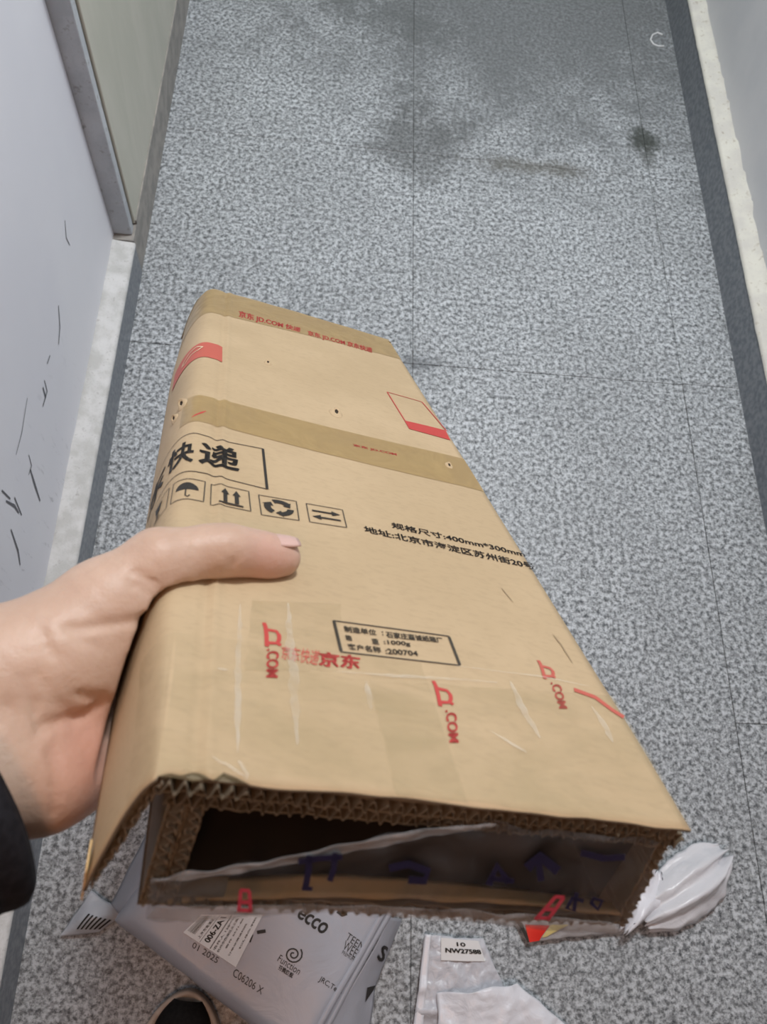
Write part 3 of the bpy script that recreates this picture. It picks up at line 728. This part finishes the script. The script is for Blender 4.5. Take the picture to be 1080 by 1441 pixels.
hand = mesh('hand', b2w(Vh), Fh, SKIN, None, True)
sm = hand.modifiers.new('smooth', 'SMOOTH'); sm.factor = .5; sm.iterations = 2
tag(hand, 'left hand with thumb on top gripping the side of the cardboard box', 'hand')
# thumb nail: curved plate on the far upper side of the last joint
NAIL = mat('thumbnail', (.56, .38, .335), .3, 0, .5)
ta, tb = np.array(TH[0][0]), np.array(TH[1][0]); ax_ = nrm(ta - tb); up = nrm(nrm([.1, .22, .97]) - ax_ * (nrm([.1, .22, .97]) @ ax_)); sd = np.cross(ax_, up)
def nailp(a, b):
    ang = lerp(-.78, .70, a); along = lerp(-.0065, .0098, b); rr = lerp(.0099, .0088, b) + .0004 - .0012 * max(0, b - .8) * 5 * .4
    wdt = 1 - .16 * abs(2 * b - .9) ** 3
    return b2w(tb + ax_ * (along + .004) + (up * math.cos(ang * wdt) + sd * math.sin(ang * wdt)) * rr)
solid(mesh('thumbnail', *grid(10, 8, nailp), NAIL, hand, True), .0006, 1)
# sleeve: black cuff around the wrist
SLEEVE = simple_noise('black_sleeve_cloth', (.008, .008, .011), (.014, .014, .018), 300, .85, 3, .0004, .2)
ca = J(-56, 1118, .262); cb = J(-640, 1470, .185); axs = nrm(cb - ca); e1 = nrm(np.cross(axs, [0, 0, 1.0])); e2 = np.cross(axs, e1)
Ls = np.linalg.norm(cb - ca)
def slv(a, b):
    an = 2 * math.pi * a; r = .0400 + .006 * b + .0022 * noise.noise(Vector((math.cos(an) * 1.6, math.sin(an) * 1.6, b * 5))) + .0014 * math.sin(b * 40 + 2 * math.sin(an))
    if b < .02: r -= .0008
    r *= math.sqrt(max(0, 1 - max(0, (b - .86) / .14) ** 2))
    return b2w(ca + axs * (b * Ls) + (e1 * math.cos(an) + e2 * math.sin(an)) * r)
solid(mesh('sleeve', *grid(48, 40, slv), SLEEVE, hand, True), .003, 0)

# ------------------------------------------------------------------ the grey parcel under the box
MAILER = film('grey_mailer_plastic', (.325, .34, .385), 1.0, .36, .003, 14)
MAILER.node_tree.nodes['Principled BSDF'].inputs['Alpha'].default_value = 1
for lk in list(MAILER.node_tree.links):
    if lk.to_socket.name == 'Alpha': MAILER.node_tree.links.remove(lk)
LABELW = mat('white_label_paper', (.70, .70, .70), .5)
PZ = .100
pa = onfloor(160, 1297, PZ); pb = onfloor(426, 1500, PZ); A_ = nrm((pb - pa)[:2].tolist() + [0]); B_ = np.array([-A_[1], A_[0], 0.0]); LA, LB = .330, .255
parcel = empty('parcel', [*(pa + A_ * LA / 2 + B_ * LB / 2)[:2], 0], 'grey poly mailer parcel with black brand prints and a shipping label, under the box', 'parcel')
def pw(a, b, z): return np.array([pa[0], pa[1], 0]) + A_ * a + B_ * b + np.array([0, 0, z])
def wrinkle(a, b, z):
    e = noise.noise(Vector((a * 16, b * 16, z * 30))) * .0035 + noise.noise(Vector((a * 45, b * 40, z * 60 + 5))) * .0012
    return e
def ptop(a, b):
    edge = min(a, LA - a, b, LB - b); f_ = sst(.0, .02, edge)
    return PZ - .010 * (1 - f_) ** 2 + .0022 * f_ * noise.noise(Vector((a * 11, b * 11, 0))) + .002 * f_ * math.sin((a + b) * 22)
V1, F1 = [], []
n1, n2 = 48, 40
def addgrid(nx, ny, fn):
    b0 = len(V1); v, f = grid(nx, ny, fn); V1.extend(v); F1.extend([tuple(i + b0 for i in q) for q in f])
addgrid(n1, n2, lambda a, b: pw(a * LA, b * LB, ptop(a * LA, b * LB)))
def side(p, q, outw):
    def fn(t_, h_):
        a, b = lerp(np.array(p), np.array(q), t_); z0 = ptop(a, b); z = z0 * (1 - h_)
        bul = .006 * math.sin(math.pi * min(1, h_ * 1.0)) + .003 * noise.noise(Vector((t_ * 14, h_ * 6, outw[0] * 3 + outw[1]))) * math.sin(math.pi * h_)
        return pw(a + outw[0] * bul, b + outw[1] * bul, max(z, .0008))
    return fn
addgrid(n1, 14, side((0, 0), (LA, 0), (0, -1))); addgrid(n2, 14, side((LA, 0), (LA, LB), (1, 0))); addgrid(n1, 14, side((LA, LB), (0, LB), (0, 1))); addgrid(n2, 14, side((0, LB), (0, 0), (-1, 0)))
addgrid(n1, n2, lambda a, b: pw(a * LA, (1 - b) * LB, .0008))
o = mesh('mailer', V1, F1, MAILER, parcel, True)
bm = bmesh.new(); bm.from_mesh(o.data); bmesh.ops.remove_doubles(bm, verts=bm.verts[:], dist=2e-4); bmesh.ops.recalc_face_normals(bm, faces=bm.faces[:]); bm.to_mesh(o.data); bm.free()
for p in o.data.polygons: p.use_smooth = True
# seam folds along the right edge
for k, (off, ht) in enumerate(((-.002, .006), (-.0115, .0035))):
    def fn(a, b, off=off, ht=ht):
        t_ = b * LB; an = math.pi * a; wob = .004 * noise.noise(Vector((t_ * 9, k, 3)))
        return pw(LA + off + wob - .005 * math.cos(an), t_, ptop(min(max(LA + off + wob, .001), LA - .001), min(max(t_, .002), LB - .002)) - .001 + ht * math.sin(an))
    mesh('seam_fold', *grid(8, 40, fn), MAILER, parcel, True)
# loose corner of the bag on the left
def fn(a, b):
    p = lerp(lerp(np.array(onfloor(150, 1274, .055)), np.array(onfloor(200, 1308, .060)), a), lerp(np.array(onfloor(204, 1168, .075)), np.array(onfloor(262, 1215, .085)), a), b)
    p = p + np.array([0, 0, .010 * math.sin(math.pi * a) + .006 * noise.noise(Vector((a * 4, b * 3, 2))) - .03 * (1 - a) ** 3]); return p
solid(mesh('bag_corner', *grid(14, 18, fn), MAILER, parcel, True), .0006, 0)
FL_IN = [onfloor(x, y, .088) for x, y in ((549, 1290), (528, 1332), (497, 1385), (462, 1441), (430, 1495))]
FL_OUT = [onfloor(x, y, .050) for x, y in ((566, 1293), (545, 1345), (528, 1390), (522, 1441), (512, 1500))]
def flange(a, b, lift=0.0):
    t_ = b * 4; i = min(3, int(t_)); p = lerp(lerp(FL_IN[i], FL_IN[i + 1], t_ - i), lerp(FL_OUT[i], FL_OUT[i + 1], t_ - i), a)
    return p + np.array([0, 0, lift + .006 * math.sin(math.pi * a) + .004 * noise.noise(Vector((a * 3, b * 7, 1))) * (a if a < .7 else .7)])
solid(mesh('bag_edge', *grid(14, 40, flange), MAILER, parcel, True), .0006, -1)
def pab(x, y):
    z = PZ
    for _ in range(4):
        p = onfloor(x, y, z) - np.array([pa[0], pa[1], 0]); a, b = p @ A_, p @ B_; z = ptop(float(np.clip(a, .0, LA)), float(np.clip(b, .0, LB)))
    return a, b
def pmap(quad, lift=.0006):
    q = quadmap([pab(*p) for p in quad])
    def fn(x, y):
        a, b = q(x, y); return pw(a, b, ptop(float(np.clip(a, .001, LA - .001)), float(np.clip(b, .001, LB - .001))) + lift)
    return fn
def ptext(body, quad, bold=0, matl=INK, lift=.0006, nx=6, ny=3): return decal_mesh(text2d(body, bold), pmap(quad, lift), nx, ny, 'printed_text', matl, parcel)
def pstroke(pts, wpx, matl=INK, name='printed_mark', lift=.0006):
    L, Rr = [], []
    for i, p in enumerate(pts):
        t_ = nrm(np.array(pts[min(i + 1, len(pts) - 1)], float) - np.array(pts[max(i - 1, 0)], float)); sd_ = np.array([-t_[1], t_[0]]) * wpx / 2
        for lst, q in ((L, np.array(p) + sd_), (Rr, np.array(p) - sd_)):
            a, b = pab(*q); lst.append(pw(a, b, ptop(float(np.clip(a, .001, LA - .001)), float(np.clip(b, .001, LB - .001))) + lift))
    n = len(pts); return mesh(name, L + Rr, [(i, i + 1, n + i + 1, n + i) for i in range(n - 1)], matl, parcel)
ptext('ecco', [(425, 1278), (465, 1302), (455, 1316), (416, 1290)], .03)
ptext('Function', [(395, 1343), (425, 1363), (420, 1372), (390, 1352)], 0)
ptext('芬腾旗舰', [(394, 1357), (414, 1370), (411, 1377), (391, 1364)], .03)
sp = [(413 + (13 - i * .42) * math.cos(.45 * i - .6), 1343 + (13 - i * .42) * math.sin(.45 * i - .6)) for i in range(28)]
pstroke(sp, 2.2)
ptext('TEENIE', [(491, 1312), (522, 1334), (517, 1344), (486, 1321)], .0)
ptext('WEENIE', [(487, 1323), (518, 1346), (512, 1357), (482, 1335)], .0)
ptext('PREMIUM BEAR', [(483, 1337), (509, 1355), (507, 1359), (481, 1342)], 0)
ptext('JRC,Teenie', [(452, 1373), (489, 1396), (485, 1404), (447, 1382)], .01)
ptext('C06206 X', [(331, 1362), (372, 1390), (368, 1400), (327, 1373)], .0)
ptext('01 2025', [(273, 1325), (309, 1348), (305, 1356), (270, 1333)], .0)
pstroke([(362, 1312), (374, 1310)], 5); pstroke([(356, 1315), (352, 1326)], 2)
pstroke([(476, 1281), (482, 1286), (488, 1284)], 8)
lq = [(284, 1287), (370, 1287), (332, 1361), (258, 1312)]
lm = pmap(lq, .0010); mesh('shipping_label', *grid(12, 12, lm), LABELW, parcel, True)
lt = [pab(*p) for p in lq]; lqm = quadmap(lt)
def lab_text(body, x0, x1, y0, y1, bold=0):
    # label lettering runs along the short side of the label
    def mp(x, y):
        a, b = lqm(lerp(x0, x1, 1 - y), lerp(y0, y1, x)); return pw(a, b, ptop(float(np.clip(a, .001, LA - .001)), float(np.clip(b, .001, LB - .001))) + .0014)
    decal_mesh(text2d(body, bold), mp, 6, 3, 'label_text', INK, parcel)
lab_text('006-ZA I', .34, .44, .12, .92, .04)
for i, (x0, x1, y0, y1, tx) in enumerate(((.22, .27, .1, .85, '上海市青浦区'), (.54, .58, .05, .95, '收件人 138****'), (.61, .65, .05, .9, '杭州市西湖区文三路'), (.70, .73, .2, .9, '寄件 0571-88'), (.80, .83, .1, .8, '订单详情请扫码'), (.90, .93, .3, .95, '已验视'))):
    lab_text(tx, x0, x1, y0, y1, .01)
random.seed(2)
for i in range(9):
    x = .03 + i * .016
    def mp(a, b, x=x, wd=random.choice((.005, .009))):
        q = lqm(x + wd * a, lerp(.15, .95, b)); return pw(q[0], q[1], ptop(float(np.clip(q[0], .001, LA - .001)), float(np.clip(q[1], .001, LB - .001))) + .0014)
    mesh('barcode_bar', *grid(1, 5, mp), INKS, parcel)
for x in (.30, .49, .50): 
    mesh('label_rule', *grid(1, 6, lambda a, b, x=x: (lambda q: pw(q[0], q[1], ptop(float(np.clip(q[0], .001, LA - .001)), float(np.clip(q[1], .001, LB - .001))) + .0014))(lqm(x + .006 * a, lerp(.02, .98, b)))), INK, parcel)
# marks on the right side of the parcel
def sidept(t_, h_): return side((LA, 0), (LA, LB), (1, 0))(t_, h_) + A_ * .0012
decal_mesh(text2d('S', .06), lambda x, y: flange(lerp(.38, .88, x), lerp(.31, .20, y), .002), 6, 6, 'printed_text', INK, parcel)
mesh('printed_mark', [flange(*q, .002) for q in ((.62, .50), (.98, .48), (.96, .51), (.72, .60))], [(0, 1, 2, 3)], INK, parcel)

# ------------------------------------------------------------------ small things on the floor
def crumple(name, quad, hfun, matl, parent, nx=40, ny=40, seed=0, amp=.006, freq=22, thick=.0008, jit=.006):
    """a creased thin sheet over a floor quad (tl, tr, br, bl world xy)"""
    q = quadmap([p[:2] for p in quad])
    def fn(a, b):
        x, y = q(a, b); e = Vector((x * freq, y * freq, seed))
        if a in (0.0, 1.0) or b in (0.0, 1.0): x += jit * noise.noise(e * 2); y += jit * noise.noise(e * 2 + Vector((3, 3, 3)))
        r = abs(noise.noise(e)) + .5 * abs(noise.noise(e * 2.3)) + .3 * abs(noise.noise(e * 4.7))
        return np.array([x, y, max(.0012, hfun(a, b) + amp * (.9 - r * 1.6))])
    o_ = mesh(name, *grid(nx, ny, fn), matl, parent, True); solid(o_, thick, 0); return o_
def plastic(name, c, rough=.3, trans=0.0, sc=40, bd=.003):
    m_ = mat(name, c, rough, 0, .5); t = NT(m_); P = t.coord('Position')
    t.bump(t.noise(P, sc, 4, .6, 1.0), .6, bd)
    if trans:
        m_.node_tree.nodes['Principled BSDF'].inputs['Alpha'].default_value = 1 - trans
    return m_
WHITEBAG = plastic('white_plastic_film', (.72, .73, .78), .30)
MILKY = plastic('milky_bubble_film', (.66, .67, .72), .25, .22, 55, .004)
# small grey mailer with black stripes
p = [onfloor(*q, .012) for q in ((128, 1254), (176, 1286), (140, 1312), (82, 1318))]
sm_ = empty('grey_mailer', [*np.mean(p, 0)[:2], 0], 'small grey plastic packet corner with black stripes, left of the grey parcel', 'packet')
SMALL = plastic('pale_grey_packet_film', (.50, .53, .58), .3)
crumple('packet_film', p, lambda a, b: .010 + .018 * math.sin(math.pi * a) * math.sin(math.pi * b), SMALL, sm_, 20, 20, 5, .003, 20, .0008, .002)
cm = quadmap([q[:2] for q in p])
for i in range(6):
    a0 = .34 + i * .105
    def fn(a, b, a0=a0):
        aa = a0 + .05 * a; bb = lerp(.18, .62, b); x, y = cm(aa, bb); e = Vector((x * 20, y * 20, 5)); r = abs(noise.noise(e)) + .5 * abs(noise.noise(e * 2.3)) + .3 * abs(noise.noise(e * 4.7))
        return np.array([x, y, .0125 + .018 * math.sin(math.pi * aa) * math.sin(math.pi * bb) + .003 * (.9 - r * 1.6)])
    mesh('black_stripe', *grid(2, 8, fn), INK, sm_, True)
# courier packet with red and yellow corner
p = [onfloor(*q, .012) for q in ((722, 1276), (900, 1276), (880, 1312), (742, 1326))]
pk = empty('courier_packet', [*np.mean(p, 0)[:2], 0], 'clear grey plastic packet with red and yellow corner under the box end', 'packet')
GREYFILM = plastic('grey_clear_film', (.50, .49, .50), .22, .12, 40, .004)
hp = lambda a, b: .010 + .014 * math.sin(math.pi * min(1, a)) * math.sin(math.pi * b)
crumple('packet_film', p, hp, GREYFILM, pk, 36, 18, 8, .004, 24, .0008, .003)
cm2 = quadmap([q[:2] for q in p])
def pkpatch(name, tri, matl):
    def fn(a, b):
        q = quadmap(tri)(a, b); x, y = cm2(*q); return np.array([x, y, hp(q[0], 1 - q[1]) + .0052])
    mesh(name, *grid(6, 6, fn), matl, pk, True)
pkpatch('red_corner', [(.04, .50), (.24, .46), (.12, .02), (.02, .0)], mat('bright_red_print', (.70, .03, .02), .35))
pkpatch('yellow_corner', [(.25, .48), (.40, .46), (.20, .12), (.15, .10)], mat('pale_yellow_print', (.72, .60, .25), .35))
pkpatch('black_edge', [(-.02, .62), (.02, .56), (.03, .0), (.00, .0)], INK)
# white plastic bag at the right
bag = empty('white_plastic_bag', [*onfloor(960, 1255, 0)[:2], 0], 'crumpled translucent white plastic bag lying right of the box end', 'plastic bag')
def lobe(name, axis, widths, base, hgt, matl, seed, pleats, nx=30, ny=44):
    ax = [onfloor(*q, base)[:2] for q in axis]
    def fn(a, b):
        t_ = b * (len(ax) - 1); i = min(len(ax) - 2, int(t_)); c = lerp(ax[i], ax[i + 1], t_ - i); dr = nrm(list(ax[-1] - ax[0])); sd_ = np.array([-dr[1], dr[0]])
        wd = np.interp(b, np.linspace(0, 1, len(widths)), widths); q = 2 * a - 1
        e = Vector((a * 5, b * 7, seed)); x, y = c + sd_ * q * wd * (1 + .10 * noise.noise(Vector((q * 2, b * 11, seed)))) + dr * .012 * noise.noise(Vector((a * 7, b * 2, seed + 4))) * (1 if b > .9 or b < .1 else .4)
        z = base * .5 + hgt * (1 - q * q) * math.sin(math.pi * min(1, .15 + b * .8)) + .0075 * math.sin(a * pleats + 2.5 * b) * (1 - q * q) + .008 * noise.noise(Vector((a * 3, b * 2, seed))) + .0035 * noise.noise(Vector((a * 16, b * 4, seed)))
        return np.array([x, y, max(.002, z)])
    o_ = mesh(name, *grid(nx, ny, fn), matl, bag, True); solid(o_, .0006, 0); return o_
THINWHITE = plastic('thin_white_film', (.74, .75, .79), .26, .14)
lobe('bag_body', ((908, 1296), (950, 1268), (990, 1236), (1028, 1202)), (.020, .040, .046, .050, .044, .020), .03, .035, THINWHITE, 1, 17)
lobe('bag_flap', ((886, 1312), (905, 1280), (924, 1252), (934, 1226)), (.006, .020, .028, .030, .012), .05, .02, WHITEBAG, 2, 6, 16, 24)
# bubble mailer and the white bag on it
p = [onfloor(*q, .01) for q in ((598, 1314), (682, 1322), (745, 1480), (574, 1500))]
bub = empty('bubble_mailer', [*np.mean(p, 0)[:2], 0], 'milky clear bubble mailer with a small printed label, lower edge of the floor', 'mailer')
hb = lambda a, b: .008 + .006 * math.sin(math.pi * a) + .007 * math.exp(-((b - .42 + .10 * a) / .05) ** 2)
crumple('mailer_film', p, hb, MILKY, bub, 44, 50, 4, .005, 26, .0008, .003)
cm3 = quadmap([q[:2] for q in p])
def bp(a, b, l): x, y = cm3(a, b); return np.array([x, y, hb(a, 1 - b) + .0052 + l])
mesh('white_label', *grid(6, 6, lambda a, b: bp(lerp(.26, .88, a), lerp(.80, .985, b), .000)), LABELW, bub, True)
decal_mesh(text2d('10', .03), lambda x, y: bp(lerp(.50, .64, x), lerp(.925, .96, y), .0012), 3, 3, 'label_text', INK, bub)
decal_mesh(text2d('NW27588', .06), lambda x, y: bp(lerp(.32, .86, x), lerp(.865, .905, y), .0012), 6, 3, 'label_text', INK, bub)
solid(mesh('sealed_edge', *grid(3, 40, lambda a, b: bp(lerp(.0, .09, a), lerp(0, 1, b), .002)), WHITEBAG, bub, True), .0008, 0)
p = [onfloor(*q, .025) for q in ((618, 1398), (728, 1384), (830, 1470), (612, 1500))]
wb = empty('white_bag', [*np.mean(p, 0)[:2], 0], 'folded white plastic bag lying on the milky bubble mailer', 'plastic bag')
crumple('bag_film', p, lambda a, b: .022 + .016 * math.sin(math.pi * a) * (.4 + b * .6), WHITEBAG, wb, 36, 30, 9, .007, 15, .0008, .004)
# shoe
SOLE = simple_noise('tan_rubber_sole', (.46, .38, .31), (.54, .46, .38), 60, .7)
UPPER = simple_noise('black_shoe_cloth', (.006, .006, .006), (.012, .011, .011), 200, .8, 3, .0004, .2)
sc_ = onfloor(268, 1394, .03); yaw = math.radians(-6)
shoe = empty('shoe', [sc_[0], sc_[1] - .13, 0], 'black shoe toe with tan sole rim at the lower frame edge', 'shoe')
def shoe_out(t_, k=1.0):
    """half width along the foot, 0 = toe tip, 1 = heel"""
    w_ = .0560 * math.sin(min(1, t_ / .25) * math.pi / 2) ** .56; w_ *= 1 - .20 * sst(.35, .65, t_) + .06 * sst(.7, .9, t_)
    return w_ * math.sqrt(max(0, 1 - max(0, (t_ - .86) / .14) ** 2)) * k
def shoe_pt(x, yb, z): 
    c, s_ = math.cos(yaw), math.sin(yaw); return np.array([sc_[0] + x * c - yb * s_, sc_[1] + x * s_ * 1 + yb * c, z])
V1, F1 = [], []
nl = 40
ring = []
tt = [.5 - .5 * math.cos(math.pi * i / nl) for i in range(nl + 1)]
outl = [(shoe_out(t_), -t_ * .27) for t_ in tt] + [(-shoe_out(t_), -t_ * .27) for t_ in tt[-2:0:-1]]
n = len(outl)
for z, k in ((.001, .96), (.006, 1.0), (.024, 1.0), (.031, .985), (.0325, .88), (.026, .80)):
    for x, y in outl: V1.append(shoe_pt(x * k, -.135 + (y + .135) * (k * .3 + .7), z))
for r in range(5): F1 += [(r * n + i, r * n + (i + 1) % n, (r + 1) * n + (i + 1) % n, (r + 1) * n + i) for i in range(n)]
F1.append(tuple(range(n))[::-1]); F1.append(tuple(range(5 * n, 6 * n)))
recalc(mesh('sole', V1, F1, SOLE, shoe, True))
def up_pt(a, b):
    t_ = lerp(.042, .96, b); w_ = shoe_out(t_, .80); an = math.pi * a
    ht = .026 + (.030 + .042 * sst(.25, .62, t_)) * math.sin(an) ** .75 * min(1, (t_ / .12) ** .6) * (1 - .35 * sst(.75, .97, t_) * 0)
    return shoe_pt(-w_ * math.cos(an), -t_ * .27, ht)
recalc(mesh('upper', *grid(24, 36, up_pt), UPPER, shoe, True))
for i in range(4):
    t_ = .36 + i * .06
    def lp(a, b, t_=t_):
        q = up_pt(lerp(.36, .64, a), t_ + .012 * b); return q + np.array([0, 0, .003])
    solid(mesh('lace', *grid(8, 2, lp), simple_noise('black_lace', (.012, .012, .012), (.02, .02, .02), 300, .9), shoe, True), .002, 1)
# curl of white thread at the far right
THREAD = mat('white_thread', (.62, .64, .66), .7)
cu = [(933, 49), (926, 46), (919, 49), (916, 56), (920, 62), (927, 65), (935, 65)]
pts = [onfloor(*q, .0012) for q in cu]
def tube(points, r, n=8):
    V2, F2 = [], []; P = [np.array(p) for p in points]
    for i, p in enumerate(P):
        t_ = nrm(P[min(i + 1, len(P) - 1)] - P[max(i - 1, 0)]); a = np.array([0, 0, 1.0]); b = np.cross(t_, a)
        for k in range(n): V2.append(p + r * (a * math.cos(2 * math.pi * k / n) + b * math.sin(2 * math.pi * k / n)))
    for i in range(len(P) - 1): F2 += [(i * n + k, i * n + (k + 1) % n, (i + 1) * n + (k + 1) % n, (i + 1) * n + k) for k in range(n)]
    F2 += [tuple(range(n))[::-1], tuple(range((len(P) - 1) * n, len(P) * n))]; return V2, F2
fine = [np.array([np.interp(t_, range(len(pts)), [p[k] for p in pts]) for k in range(3)]) for t_ in np.linspace(0, len(pts) - 1, 25)]
th = recalc(mesh('thread', *tube(fine, .0024), THREAD, None, True)); tag(th, 'curled scrap of white string on the floor by the right skirting', 'string')
for bm_ in _txtcache.values(): bm_.free()
